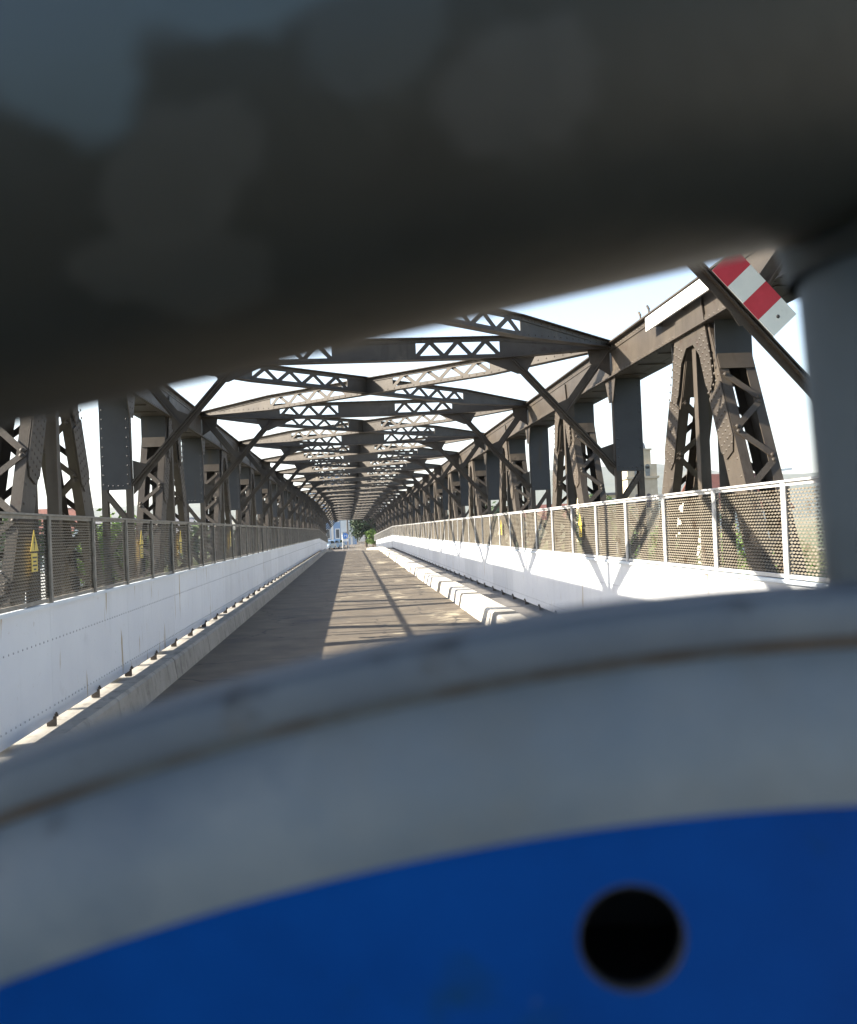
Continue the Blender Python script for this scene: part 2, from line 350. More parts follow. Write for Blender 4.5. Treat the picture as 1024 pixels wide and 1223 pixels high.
# ------------------------------------------------------------------ mesh fences
FT = 2.015
def mesh_panel():
    mb = MB(); L = 1.5; z0 = PT+.05; z1 = FT-.045; pitch = .027; nr = int((z1-z0)/pitch); seg = .030; nx = int((L-.06)/seg)
    # expanded metal: zigzag ribbons, leaning, touching their neighbours at the knuckles
    for r in range(nr):
        zc = z0+pitch*(r+.5); vs = []
        for i in range(nx+1):
            yy = .03+i*seg; up = 1 if (i+r) % 2 == 0 else -1
            zz = zc+up*pitch*.22; w = .0046
            vs += [(.009, yy, zz-w), (-.009, yy, zz+w)]
        mb.add(vs, [(2*i,2*i+1,2*i+3,2*i+2) for i in range(nx)])
    return mb
def fence(side, X, label, gal):
    t = thing('mesh_fence', label, 'fence', (X, 0, 0)); s = side
    mp_ = mesh_panel()
    if side > 0: mp_.v = [(-x, y_, z_) for x, y_, z_ in mp_.v]
    mm = mp_.mesh('mesh_panel', M['mesh'])
    fb = MB(); fb.box(-.012, .012, .03, 1.47, PT+.012, PT+.045); fb.box(-.012, .012, .03, 1.47, FT-.045, FT-.015)
    for y_ in (.03, 1.458): fb.box(-.012, .012, y_, y_+.012, PT+.045, FT-.045)
    fb = fb; fm = fb.mesh('panel_frame', gal)
    pb = MB(); pb.box(-.022, .022, -.042, .042, PT+.001, FT-.002); pb.box(min(-s*.0225,-s*.028), max(-s*.0225,-s*.028), -.03, .03, PT+.003, FT-.012)
    pb.rivet((-s*.0285, 0, PT+.12), (-s,0,0), .012); pb.rivet((-s*.0285, 0, FT-.12), (-s,0,0), .012)
    pm = pb.mesh('post', gal)
    rb = MB(); rb.box(-.033, .033, 0, 1.5, FT-.014, FT+.004); rm = rb.mesh('top_rail', gal)
    for k in range(1, 87):
        y = 1.5*k
        m = T3((-X,0,0)) @ at(y, X)
        p = inst('mesh_panel', mm, t, m); inst('panel_frame', fm, p); inst('top_rail', rm, p)
        inst('post', pm, t, m)
M['galvshade'] = mat('shade_toned_fence_post', (.15, .14, .12), (.25, .235, .20), 9, .55, metal=.1, stains=((.16, .12, .09), 14, .6, .1))  # galvanised post colour darkened to stand for the left side's shade
fence(-1, XF_L, 'mesh fence with dark posts in shade on top of the shaded left parapet', M['galvshade'])
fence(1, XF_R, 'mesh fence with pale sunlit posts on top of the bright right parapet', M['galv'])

# warning signs hung on the fences: yellow triangle over a text plate
def warning_sign(X, y, side, label, z=1.66):
    s = side; t = thing('warning_sign', label, 'sign', (X-s*.055, y, z), 0, 'yellow warning signs on the mesh fences')
    def tri(sz, x, th): return [(x, -sz, -sz*.6), (x, sz, -sz*.6), (x, 0, sz*1.15)]
    mb = MB(); mb.prism(tri(.105, 0, 0), (-s*.004, 0, 0)); a = mb.build('triangle_plate', M['yellow'], t, T3((0,0,.09)))
    mb = MB(); bolt = [(0,.012,.075),(0,-.022,.01),(0,-.002,.01),(0,-.012,-.05),(0,.024,.022),(0,.004,.022),(0,.022,.075)]
    mb.prism([(-s*.0042, p[1], p[2]-.005) for p in bolt], (-s*.002,0,0)); mb.build('bolt_symbol', M['black'], a)
    mb = MB(); mb.box(-.002, .002, -.075, .075, -.15, .010); b = mb.build('text_plate', M['yellow'], t)
    mb = MB()
    for i, w in enumerate((.055, .04, .058, .03)): mb.box(min(-s*.0022,-s*.0035), max(-s*.0022,-s*.0035), -w, w, -.035-i*.034, -.020-i*.034)
    mb.build('printed_lines', M['black'], b)
warning_sign(XF_L, 8.45, -1, 'yellow warning sign on the left fence, nearest the camera')
warning_sign(XF_L, 12.65, -1, 'yellow warning sign on the left fence, second from the camera')
warning_sign(XF_L, 15.5, -1, 'yellow warning sign on the left fence, third from the camera')
warning_sign(XF_L, 21.8, -1, 'tiny yellow warning sign far down the left fence')
warning_sign(XF_R, 14.3, 1, 'yellow warning sign on the sunlit right fence, nearest the camera')
warning_sign(XF_R, 22.0, 1, 'small yellow warning sign farther down the right fence')

# ------------------------------------------------------------------ the truss bridge
XC = .405             # bridge centre line
HW = 3.32                          # centre to inner face of a truss
TW = .39                           # truss thickness in X
CT, CB = 4.20, 3.74                # chord top / bottom
BZ = -2.7                          # bottom chord
bridge = thing('truss_bridge', 'brown riveted steel truss bridge with laced legs and overhead lattice bracing', 'bridge', (0,0,0))
nodes = [0.5, 6.92]+[13.0+6.25*i for i in range(19)]
apex = [3.625+6.25*i for i in range(20)]
def sidem(sd):   # mirror matrix for the left truss; local x=0 is the inner face, +x outwards
    return T3((XC+HW, 0, 0)) if sd > 0 else T3((XC-HW, 0, 0)) @ Matrix.Scale(-1, 4, (1,0,0))
def place(name, me, sd, y, parent=None):
    m = T3((0, y, 0)) @ sidem(sd)
    if y >= YB-.01: m = M2 @ m
    return inst(name, me, bridge, m)
# top chord: box of two webs, flanges, angle lines, rivets
def chord_mesh(L, z0, z1, rv=True):
    mb = MB(); w = TW
    mb.box(0, .014, 0, L, z0, z1); mb.box(w-.014, w, 0, L, z0, z1)
    mb.box(-.075, w+.075, 0, L, z1, z1+.014); mb.box(-.062, w+.062, 0, L, z1+.015, z1+.027)
    mb.box(-.075, .10, 0, L, z0-.012, z0); mb.box(w-.10, w+.075, 0, L, z0-.012, z0)
    mb.box(-.012, -.0005, 0, L, z1-.085, z1-.002); mb.box(-.012, -.0005, 0, L, z0+.002, z0+.085)
    mb.box(w+.0005, w+.012, 0, L, z1-.085, z1-.002); mb.box(w+.0005, w+.012, 0, L, z0+.002, z0+.085)
    # tie plates and lacing under the box
    mb.box(.101, w-.101, 0, L, z0-.009, z0-.003)
    for k in range(4): mb.box(.02, w-.02, L*(k+.5)/4-.03, L*(k+.5)/4+.03, z0-.024, z0-.0125)
    if rv:
        k = 0
        while k*.12 < L-.05:
            for z in (z0+.045, z1-.045): mb.rivet((-.012, .05+k*.12, z), (-1,0,0), .015)
            mb.rivet((-.045, .05+k*.12, z0-.012), (0,0,-1), .015)
            k += 1
    return mb
cm1 = chord_mesh(3.125, CB, CT).mesh('top_chord', M['steel'])
bm1 = chord_mesh(3.125, BZ-.25, BZ+.2, False).mesh('bottom_chord', M['steel'])
for sd in (-1, 1):
    y = 0.5
    while y < YE-.1:
        place('top_chord', cm1, sd, y); place('bottom_chord', bm1, sd, y); y += 3.125
# diagonal leg: two channels with lacing bars between them, front and back
def leg_mesh(sgn):
    mb = MB(); w = TW; wid = .34
    p0 = Vector((0, sgn*.20, CB+.20)); p1 = Vector((0, sgn*3.05, BZ+.1)); d = (p1-p0).normalized(); n = Vector((1,0,0)).cross(d); Ln = (p1-p0).length
    if n.y < 0: n = -n            # n: across the leg, away from +Y... towards +Y
    for xi, dx in ((.012, 1), (w-.012, -1)):
        mb.bar(p0+Vector((xi,0,0)), p1+Vector((xi,0,0)), (1,0,0), .014, wid)             # web (side plate)
        for s in (-1, 1):                                                              # flanges turned inward
            q = Vector((xi+dx*.05, 0, 0))+n*s*(wid/2-.006)
            mb.bar(p0+q, p1+q, (1,0,0), .085, .012)
    # lacing
    a0 = .93; pitch = .27; k = 0; t = a0
    while t < Ln-.4:
        for s in (-1, 1):
            xa, xb = (.055, w-.055) if (k % 2 == 0) else (w-.055, .055)
            off = n*s*(wid/2+.006)
            A = p0+d*t+off+Vector((xa,0,0)); B = p0+d*(t+pitch)+off+Vector((xb,0,0))
            mb.bar(A-(B-A).normalized()*.03, B+(B-A).normalized()*.03, (0,0,0) if False else n, .012, .062)
            for P in (A, B): mb.rivet(P+n*s*.006, n*s, .024)
        t += pitch+.055; k += 1
    # batten plates at the top
    for s in (-1, 1):
        off = n*s*(wid/2+.006)
        mb.bar(p0+d*.45+off+Vector((w/2,0,0)), p0+d*.86+off+Vector((w/2,0,0)), (1,0,0), w-.03, .012)
    # rivet lines on the side plates
    t = .9
    while t < Ln-.3:
        for s in (-1, 1):
            mb.rivet(p0+d*t+n*s*(wid/2-.05)+Vector((.005,0,0)), (-1,0,0), .016)
        t += .19
    return mb
leg_m = {s: leg_mesh(s).mesh('diagonal_leg', M['steel']) for s in (-1, 1)}
# apex gusset with shaped lower edge and rivet field
def gusset_mesh():
    mb = MB(); pts2 = [(-.36, CB+.35), (.36, CB+.35), (.46, CB-.05), (.56, CB-.36), (.60, CB-.62), (.50, CB-.74), (.40, CB-.62), (.27, CB-.30), (.10, CB-.16), (-.10, CB-.16), (-.27, CB-.30), (-.40, CB-.62), (-.50, CB-.74), (-.60, CB-.62), (-.56, CB-.36), (-.46, CB-.05)]
    for x0, th in ((-.014, -.014), (TW, .014)):
        mb.prism([(x0, y, z) for y, z in pts2], (th, 0, 0))
    # outer doubling strips following each leg, longer than the gusset
    for s in (-1, 1):
        d = Vector((0, s*2.85, BZ+.1-CB-.20)).normalized(); p = Vector((0, s*.20, CB+.2))
        mb.bar(p+d*1.0+Vector((-.006,0,0)), p+d*1.62+Vector((-.006,0,0)), (1,0,0), .011, .335)
        e = p+d*1.62+Vector((-.0005,0,0)); n = Vector((1,0,0)).cross(d)
        mb.prism([e-n*.1675, e+n*.1675, e+n*.09+d*.13, e-n*.09+d*.13], (-.0105, 0, 0))
        t = .35
        while t < 1.72:
            for q in (-.115, -.04, .04, .115):
                P = p+d*t+n*q
                inside = t < 1.0
                mb.rivet((-.028 if inside else -.0115, P.y, P.z), (-1,0,0), .017)
            t += .088
    # dark diaphragm box between the webs
    return mb
gm = gusset_mesh().mesh('gusset_plate', M['steel'])
dbm = []
for y_ in (-.64, .63): db = MB(); db.box(.004, TW-.004, y_, y_+.010, CB-.50, CB-.012); dbm.append(db.mesh('diaphragm_plate', M['plate']))  # shade under the chord is put into the plate colour
# slender hanger dropping from the apex
def hanger_mesh():
    mb = MB(); x = TW/2
    mb.box(x-.16, x+.16, -.006, .006, BZ+.2, CB-.1)
    for s in (-1, 1): mb.box(x+s*.16-.006, x+s*.16+.006, -.05, .05, BZ+.2, CB-.1)
    return mb
def hanger_mesh2():
    mb = MB()
    mb.box(.02, .032, -.055, .055, BZ+.2, CB-.17); mb.box(.033, .15, -.006, .006, BZ+.2, CB-.17)
    mb.box(TW-.032, TW-.02, -.055, .055, BZ+.2, CB-.17); mb.box(TW-.15, TW-.033, -.006, .006, BZ+.2, CB-.17)
    return mb
hm = hanger_mesh2().mesh('hanger', M['steel'])
# vertical post with plated upper half and laced lower half
def vert_mesh():
    mb = MB(); w = TW; zt = CB-.013; zp = 2.43
    for x0, x1 in ((-.005, .075), (w-.075, w+.005)):
        mb.box(x0, x1, -.05, -.038, BZ+.2, zt)
        mb.box(x0, x1, .038, .05, BZ+.2, zt)
    mb.box(-.008, .006, -.037, .037, BZ+.2, zt); mb.box(w-.006, w+.008, -.037, .037, BZ+.2, zt)
    z = 2.39; k = 0
    while z > BZ+.6:
        xa, xb = (w-.04, .04) if k % 2 == 0 else (.04, w-.04)
        for y in (-.056, .056):
            mb.bar((xa, y, z), (xb, y, z-.42), (0,1,0), .010, .062)
        z -= .42; k += 1
    mb.box(-.004, w+.004, -.056, -.051, zp-.0, zp+.09)
    zz = zp+.05
    while zz < zt-.05:
        for x in (.035, w-.035): mb.rivet((x, -.05, zz), (0,-1,0), .014)
        zz += .14
    # corner gusset where the post meets the chord
    mb.prism([(-.012,-.26,CB+.02),(-.012,.26,CB+.02),(-.012,.26,CB-.02),(-.012,.10,CB-.34),(-.012,-.10,CB-.34),(-.012,-.26,CB-.02)], (-.012,0,0))
    for yy in (-.06, .06):
        for q in range(4): mb.rivet((-.024, yy, CB-.05-q*.08), (-1,0,0), .015)
    return mb
vm = vert_mesh().mesh('vertical_post', M['steel'])
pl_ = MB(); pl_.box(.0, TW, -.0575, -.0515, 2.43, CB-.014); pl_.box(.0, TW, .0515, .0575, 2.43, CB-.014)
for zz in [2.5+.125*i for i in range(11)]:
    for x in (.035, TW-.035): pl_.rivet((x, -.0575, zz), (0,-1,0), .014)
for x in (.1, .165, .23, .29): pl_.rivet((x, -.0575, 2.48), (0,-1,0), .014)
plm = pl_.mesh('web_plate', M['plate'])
# lattice girder between two points (top line), with tapered solid ends and a solid middle
def lattice(L, dep, taper, mid, zt, nseg, endd=.07, lift=.0):
    """built along +x from 0 to L, centre plane y=0, top at zt"""
    mb = MB(); h = dep; th = .010
    def top(x):  # top line drops a little to each end
        return zt-lift*max(0, 1-min(x, L-x)/taper)
    def bot(x):
        e = min(x, L-x)
        return zt-h if e >= taper else (top(x)-endd)+( (zt-h)-(top(x)-endd) )*(e/taper)
    xs = [0, taper, L-taper, L]
    for a, b in zip(xs[:-1], xs[1:]):      # flanges as paired angles
        for fn, sg in ((top, -1), (bot, 1)):
            A = Vector((a, 0, fn(a))); B = Vector((b, 0, fn(b)))
            mb.bar(A+Vector((0,0,sg*.005)), B+Vector((0,0,sg*.005)), (0,1,0), .15, .010)
            for y in (-.013, .013): mb.bar(A+Vector((0,y,sg*.035)), B+Vector((0,y,sg*.035)), (0,1,0), .010, .062)
    for a, b in ((0, taper), (L-taper, L)):
        mb.prism([(a,-.0055,top(a)-.002),(b,-.0055,top(b)-.002),(b,-.0055,bot(b)+.002),(a,-.0055,bot(a)+.002)], (0,.011,0))
    m0, m1 = L/2-mid, L/2+mid
    mb.box(m0, m1, -.0055, .0055, zt-h+.002, zt-.002)
    for a, b in ((taper, m0), (m1, L-taper)):
        n = nseg; st = (b-a)/n
        for k in range(n):
            z0, z1 = (zt-h+.05, zt-.05) if k % 2 == 0 else (zt-.05, zt-h+.05)
            mb.bar((a+st*k, 0.012 if k % 2 else -.012, z0), (a+st*(k+1), 0.012 if k % 2 else -.012, z1), (0,1,0), .010, .058)
    k = 0
    while .1+k*.14 < L-.1:
        x = .1+k*.14; mb.rivet((x, -.018, top(x)-.036), (0,-1,0), .013); mb.rivet((x, -.018, bot(x)+.036), (0,-1,0), .013)
        mb.rivet((x, -.05, top(x)+.000), (0,0,1), .013); k += 1
    return mb
BL = 2*HW+.06
beam = lattice(BL, .31, 1.60, .58, CT+.17, 6, endd=.09, lift=.12).mesh('cross_beam', M['steel'])
# knee brace from the beam's underside to the post, and the short strut from corner to its middle
def knee_mesh():
    mb = MB()                       # local: x=0 inner truss face, negative x towards the centre
    A = Vector((-1.40, 0, CT+.17-.31-.02)); B = Vector((-.01, 0, 2.48))
    for y in (-.032, .032):
        mb.bar(A+Vector((0,y,0)), B+Vector((0,y,0)), (0,1,0), .045, .012); 
    mb.bar(A, B, (0,1,0), .012, .11)
    mb.bar(A+Vector((.02,0,.02)), B+Vector((.02,0,.02)), (0,1,0), .10, .012)
    # gusset at the beam
    mb.prism([(-1.85,-.008,CT-.145),(-1.08,-.008,CT-.125),(-1.21,-.008,CT-.36),(-1.33,-.008,CT-.36)], (0,.016,0))
    mb.prism([(-.02,-.008,2.82),(-.02,-.008,2.36),(-.10,-.008,2.44),(-.28,-.008,2.74)], (0,.016,0))
    return mb
def strut_mesh():
    mb = MB(); C = Vector((-.02, 0, CT-.02)); Mm = Vector((-.70, 0, 3.29))
    mb.bar(C, Mm, (0,1,0), .012, .12); mb.bar(C+Vector((.0,0,-.05)), Mm+Vector((.0,0,-.05)), (0,1,0), .09, .012)
    mb.prism([(-.015,-.009,CT+.06),(-.34,-.009,CT+.06),(-.30,-.009,CT-.24),(-.015,-.009,CT-.42)], (0,.018,0))
    mb.prism([(-.57,-.009,3.50),(-.55,-.009,3.22),(-.74,-.009,3.18),(-.86,-.009,3.38)], (0,.018,0))
    return mb
kn = knee_mesh().mesh('knee_brace', M['steel']); st = strut_mesh().mesh('corner_strut', M['steel'])
fbm = MB(); fbm.box(-HW-.1, HW+.1, -.012, .012, -1.2, -.40); fbm.box(-HW-.1, HW+.1, -.12, .12, -.40-.02, -.4); fbm.box(-HW-.1, HW+.1, -.12, .12, -1.22, -1.2)
fb = fbm.mesh('floor_beam', M['steel'])
for i, y in enumerate(nodes):
    yy = y if y < YE-.01 else YE-.02
    mm = T3((XC-HW-.03, yy, 0)); mm = (M2 @ mm) if yy >= YB-.01 else mm
    inst('cross_beam', beam, bridge, mm)
    fm_ = T3((XC, yy, 0)); inst('floor_beam', fb, bridge, (M2 @ fm_) if yy >= YB-.01 else fm_)
    for sd in (-1, 1):
        vp_ = place('vertical_post', vm, sd, yy); inst('web_plate', plm, vp_)
        k = place('knee_brace', kn, sd, yy); inst('corner_strut', st, k)
for i, y in enumerate(apex):
    for sd in (-1, 1):
        for s in (-1, 1): place('diagonal_leg', leg_m[s], sd, y)
        g_ = place('gusset_plate', gm, sd, y); [inst('diaphragm_plate', q_, g_) for q_ in dbm]; place('hanger', hm, sd, y)
# top lateral bracing: an X of lattice members in every panel
for i in range(len(nodes)-1):
    y0, y1 = nodes[i], nodes[i+1]; Lp = y1-y0; L = math.hypot(BL, Lp)
    key = round(Lp, 2)
    if i < 2 or i == 2:
        lat = [lattice(L, .28, 2.1, .52, CT+.155-.002*q, 8, endd=.08, lift=.10) for q in (0, 3)]
        latm = [l.mesh('lateral_brace', M['steel']) for l in lat]
    base = M2 if y0 >= YB-.01 else Matrix()
    a = math.atan2(Lp, BL)
    inst('lateral_brace', latm[0], bridge, base @ T3((XC-HW-.03, y0+.05, 0)) @ Matrix.Rotation(a, 4, 'Z'))
    inst('lateral_brace', latm[1], bridge, base @ T3((XC-HW-.03, y1-.05, -.012)) @ Matrix.Rotation(-a, 4, 'Z'))
# added plated posts out of view, blocking the sun from the near barrier
for sd in (-1, 1):
    mb = MB(); mb.box(.0, TW, -.45, .45, -2.7, CB-.02)
    for z in [.2+.2*i for i in range(17)]:
        for y_ in (-.40, .40): mb.rivet((0, y_, z), (-1,0,0), .016)
    mb.build('sun_block_post', M['steel'], bridge, T3((0,.05,0)) @ sidem(sd))
# stone piers and abutments
for (y, lab) in ((49.5, 'stone pier in the river under the middle of the bridge'),):
    mb = MB(); mb.box(-4.6, 5.4, y-1.3, y+1.3, GZ-3.5, BZ-.6); mb.box(-4.9, 5.7, y-1.5, y+1.5, BZ-.6, BZ-.3)
    tag(mb.build('stone_pier', M['stonewall']), lab, 'pier')
for (y0, y1, z, lab) in ((-1.5, .0, -.45, 'stone abutment at the near end of the bridge'), (YE+.3, YE+2, -1.5, 'stone abutment at the far end of the bridge')):
    mb = MB(); mb.box(-6, 7, y0, y1, GZ-4, z); tag(mb.build('abutment', M['stonewall']), lab, 'abutment')

# ------------------------------------------------------------------ boards on the truss
def hazard_board():
    t = thing('hazard_board', 'red and white striped board fixed slanting to the nearest right knee brace', 'hazard board', (XC+HW, 6.83, 0))
    A = Vector((-1.40, 0, CT+.17-.33)); B = Vector((-.01, 0, 2.48)); d = (B-A).normalized(); n = Vector((d.z*-1, 0, d.x)); 
    if n.z < 0: n = -n
    c0 = .06; L = .68; W_ = .25
    P = lambda u, v, y: A+d*u+n*v+Vector((0, y, 0))
    u0 = .63
    mb = MB(); mb.prism([P(u0, .02, .004), P(u0+L, .02, .004), P(u0+L, .02+W_, .004), P(u0, .02+W_, .004)], (0,.006,0)); mb.build('back_plate', M['greyroof'], t)
    for k in range(4):
        a, b = u0+k*L/4+.0005, u0+(k+1)*L/4-.0005
        mb = MB(); mb.prism([P(a, .022, 0), P(b, .022, 0), P(b, .018+W_, 0), P(a, .018+W_, 0)], (0,.0035,0))
        p = mb.build('red_stripe' if k % 2 == 0 else 'white_stripe', M['red'] if k % 2 == 0 else M['white'], t)
    mb = MB(); mb.rivet(P(u0+L*.875, .15, 0), (0,-1,0), .016); mb.build('bolt', M['black'], t)
hazard_board()
mb = MB(); mb.box(-.125, -.10, -1.02, 1.02, -.215, -.055)
t = thing('white_panel', 'long bright white panel fixed along the sunlit right top chord', 'panel', (XC+HW-.0, 10.0, CT+.0)); mb.build('panel_face', M['chalk'], t)
mb = MB()
for y in (-.8, 0, .8): mb.box(-.0995, -.002, y-.03, y+.03, -.20, -.10)
mb.build('mounting_strap', M['steel'], t)
for y, w in ((11.9, 'farther'), (11.55, 'nearer')):
    mb = MB(); mb.tube((0,0,0), (0,0,.16), .012, n=6); mb.tube((0,0,.15), (0,.06,.20), .016, n=8)
    tag(mb.build('cable_bracket', M['steel'], None, T3((XC+HW+.1, y, CT+.027))), 'small upright cable bracket beyond the white chord panel, the %s of two' % w, 'bracket')
# ------------------------------------------------------------------ the near barrier: tube, strut, round sign
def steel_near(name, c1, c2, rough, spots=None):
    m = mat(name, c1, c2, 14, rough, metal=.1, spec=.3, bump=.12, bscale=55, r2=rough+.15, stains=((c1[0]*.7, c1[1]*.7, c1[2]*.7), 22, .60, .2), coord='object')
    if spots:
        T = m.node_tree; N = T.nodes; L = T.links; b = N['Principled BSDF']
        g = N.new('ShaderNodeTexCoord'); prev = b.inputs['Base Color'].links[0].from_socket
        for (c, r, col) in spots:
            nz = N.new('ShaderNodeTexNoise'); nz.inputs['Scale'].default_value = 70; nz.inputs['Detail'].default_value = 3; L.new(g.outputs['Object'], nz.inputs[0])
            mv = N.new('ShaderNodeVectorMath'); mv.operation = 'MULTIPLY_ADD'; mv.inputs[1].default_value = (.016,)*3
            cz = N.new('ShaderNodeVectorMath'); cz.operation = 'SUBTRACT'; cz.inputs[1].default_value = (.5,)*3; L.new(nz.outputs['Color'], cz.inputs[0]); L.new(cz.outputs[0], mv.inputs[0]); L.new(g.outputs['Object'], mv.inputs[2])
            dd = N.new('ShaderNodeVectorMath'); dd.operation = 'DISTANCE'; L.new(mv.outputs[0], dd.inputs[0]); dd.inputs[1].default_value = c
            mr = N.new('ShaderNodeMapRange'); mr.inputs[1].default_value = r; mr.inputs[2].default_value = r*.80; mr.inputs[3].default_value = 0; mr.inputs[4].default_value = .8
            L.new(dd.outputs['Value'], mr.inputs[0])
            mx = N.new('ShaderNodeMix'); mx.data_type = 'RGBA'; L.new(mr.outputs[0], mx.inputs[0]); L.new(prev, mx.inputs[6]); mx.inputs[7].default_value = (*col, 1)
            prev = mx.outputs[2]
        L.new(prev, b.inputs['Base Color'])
    return m
CW = cam.matrix_world.to_3x3()
C0 = Vector((0, 0, CAMH))
def near(px, py, depth):       # a point in world space, depth metres ahead of the camera
    return C0 + CW @ Vector(((px-PX)/F*depth, -(py-PY)/F*depth, -depth))
barrier = thing('gate_barrier', 'dark grey tubular steel gate frame close in front of the camera', 'gate', near(1180, 60, .125))
B0 = barrier.location.copy(); barrier_inv = T3(-B0)
r_t = .0302
tA = near(-1500, 484, .096); tB = near(1700, -148, .132)
def hit(px, py):               # first point of the tube on a sight line, relative to the gate's origin
    d = (near(px, py, 1)-C0).normalized(); u = (tB-tA).normalized(); w = C0-tA
    dp = d-u*d.dot(u); wp = w-u*w.dot(u); a = dp.dot(dp); b = 2*dp.dot(wp); c = wp.dot(wp)-r_t**2
    return C0+d*((-b-math.sqrt(max(0, b*b-4*a*c)))/(2*a))-B0
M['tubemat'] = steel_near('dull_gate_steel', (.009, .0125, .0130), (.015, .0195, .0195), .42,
    [(hit(205, 200)[:], .0075, (.024,.029,.030)), (hit(225, 320)[:], .0072, (.024,.029,.030)), (hit(640, 100)[:], .0090, (.025,.030,.032)), (hit(430, 20)[:], .009, (.022,.030,.034)), (hit(40, -40)[:], .0135, (.040,.062,.078)), (hit(300, -120)[:], .0135, (.040,.062,.078))])  # the bluest upper spots paint the sky's reflection on the tube
M['strutmat'] = steel_near('grey_strut_steel', (.036, .054, .072), (.058, .079, .100), .45)
mb = MB(); dv = (tB-tA)
n = 40
for k in range(n):
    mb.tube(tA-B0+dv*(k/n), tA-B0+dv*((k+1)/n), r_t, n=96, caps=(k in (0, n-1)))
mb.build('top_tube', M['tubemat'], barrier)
sX = near(1143, 300, .128)
mb = MB(); s0 = Vector((sX.x, sX.y, CAMH+.062)); s1 = Vector((sX.x+.085, sX.y, CAMH-1.72))
mb.tube(s0-B0, s1-B0, .0215, n=64); strut = mb.build('upright_tube', M['strutmat'], barrier)
mb = MB(); q = s0-Vector((0,0,.026)); mb.lathe([(.0217, -.004), (.0222, -.001), (.0232, .003), (.0248, .008), (.026, .012)], q-B0, (0,0,1), 64); mb.build('weld_bead', M['tubemat'], barrier)

# round sign: find the disc centre from its real radius
D_S = .104
sign_c = near(1190, 4125, D_S)
R_S = .3150
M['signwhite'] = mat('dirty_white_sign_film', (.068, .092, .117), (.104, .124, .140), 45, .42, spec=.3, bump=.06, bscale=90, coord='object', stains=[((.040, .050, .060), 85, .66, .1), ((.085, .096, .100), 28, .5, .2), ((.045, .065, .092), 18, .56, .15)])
M['signblue2'] = mat('blue_sign_face', (.0002, .027, .140), (.0006, .037, .182), 40, .45, spec=.05, coord='object', stains=[((.003, .03, .10), 60, .62, .12), ((.03, .06, .14), 130, .70, .04), ((.0, .012, .06), 100, .68, .05)])
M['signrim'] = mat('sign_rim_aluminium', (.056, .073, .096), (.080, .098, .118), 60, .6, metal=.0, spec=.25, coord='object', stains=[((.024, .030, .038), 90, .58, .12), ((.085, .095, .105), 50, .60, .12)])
M['holerust'] = mat('rusty_hole_edge', (.006, .010, .018), (.022, .019, .017), 120, .7, coord='object')
M['dirt'] = mat('rusty_dirt_line', (.020, .018, .017), (.050, .040, .032), 60, .8, coord='object', stains=[((.11, .058, .025), 60, .57, .1), ((.055, .070, .085), 35, .50, .12)])
sign = thing('round_sign', 'blue round sign with pale grey border and raised rim filling the foreground', 'sign', sign_c)
sign.rotation_mode = 'QUATERNION'; sign.rotation_quaternion = cam.matrix_world.to_quaternion()    # local z faces the viewer
N_ = 720
def ring(prof, n=N_, n2=None):
    mb = MB(); v = [(r*math.cos(2*math.pi*i/n), r*math.sin(2*math.pi*i/n), z) for r, z in prof for i in range(n)]
    mb.add(v, [(k*n+i,k*n+(i+1)%n,(k+1)*n+(i+1)%n,(k+1)*n+i) for k in range(len(prof)-1) for i in range(n)], True); return mb
e = R_S-.0053
rimp = [(e+.0002, -.0004), (e+.0003, .0008), (e+.0008, .0012), (e+.0042, .0010), (e+.0052, .0004), (R_S, -.0008), (R_S, -.012), (R_S-.0015, -.0135), (R_S-.003, -.012), (R_S-.0032, -.002)]
ring(rimp).build('rim', M['signrim'], sign)
ring([(e-.0008, .0003), (e-.0004, .0006), (e+.0006, .0013)]).build('dirt_line', M['dirt'], sign)
RB = R_S-.0232
# face with a real bolt hole: ring border, then blue disc with hole
OFF = (-.0035, -.0004)         # the printed border sits slightly off centre
br = ring([(RB, .00022), (e, .00022), (e, -.002), (RB, -.002)])
br.v = [(x+OFF[0], y+OFF[1], z) if math.hypot(x, y) < RB+.001 else (x, y, z) for x, y, z in br.v]
br.build('border', M['signwhite'], sign)
hc = cam.matrix_world.to_3x3().inverted() @ (near(755, 1121, D_S)-sign_c); hr = .0058
bm = bmesh.new()
def loopc(r, c, n, z): return [bm.verts.new((c[0]+r*math.cos(2*math.pi*i/n), c[1]+r*math.sin(2*math.pi*i/n), z)) for i in range(n)]
outer = loopc(RB, OFF, 360, 0); inner = loopc(hr, (hc.x, hc.y), 48, 0)
eo = [bm.edges.new((outer[i], outer[(i+1)%360])) for i in range(360)]; ei = [bm.edges.new((inner[i], inner[(i+1)%48])) for i in range(48)]
bmesh.ops.triangle_fill(bm, use_beauty=True, use_dissolve=False, edges=eo+ei)
for f in bm.faces:
    if f.normal.z < 0: f.normal_flip()
inn2 = [bm.verts.new((v.co.x, v.co.y, -.0016)) for v in inner]
for i in range(48): bm.faces.new((inner[i], inner[(i+1)%48], inn2[(i+1)%48], inn2[i])).material_index = 1
me = bpy.data.meshes.new('blue_face'); bm.to_mesh(me); bm.free(); me.materials.append(M['signblue2']); me.materials.append(M['holerust']); inst('blue_face', me, sign)
mb = ring([(hr-.0001, -.0004), (hr-.00003, .0001), (hr+.0001, .00012), (hr+.0002, .00004)], 64); mb.v = [(x+hc.x, y+hc.y, z) for x, y, z in mb.v]; mb.build('hole_edge', M['holerust'], sign)
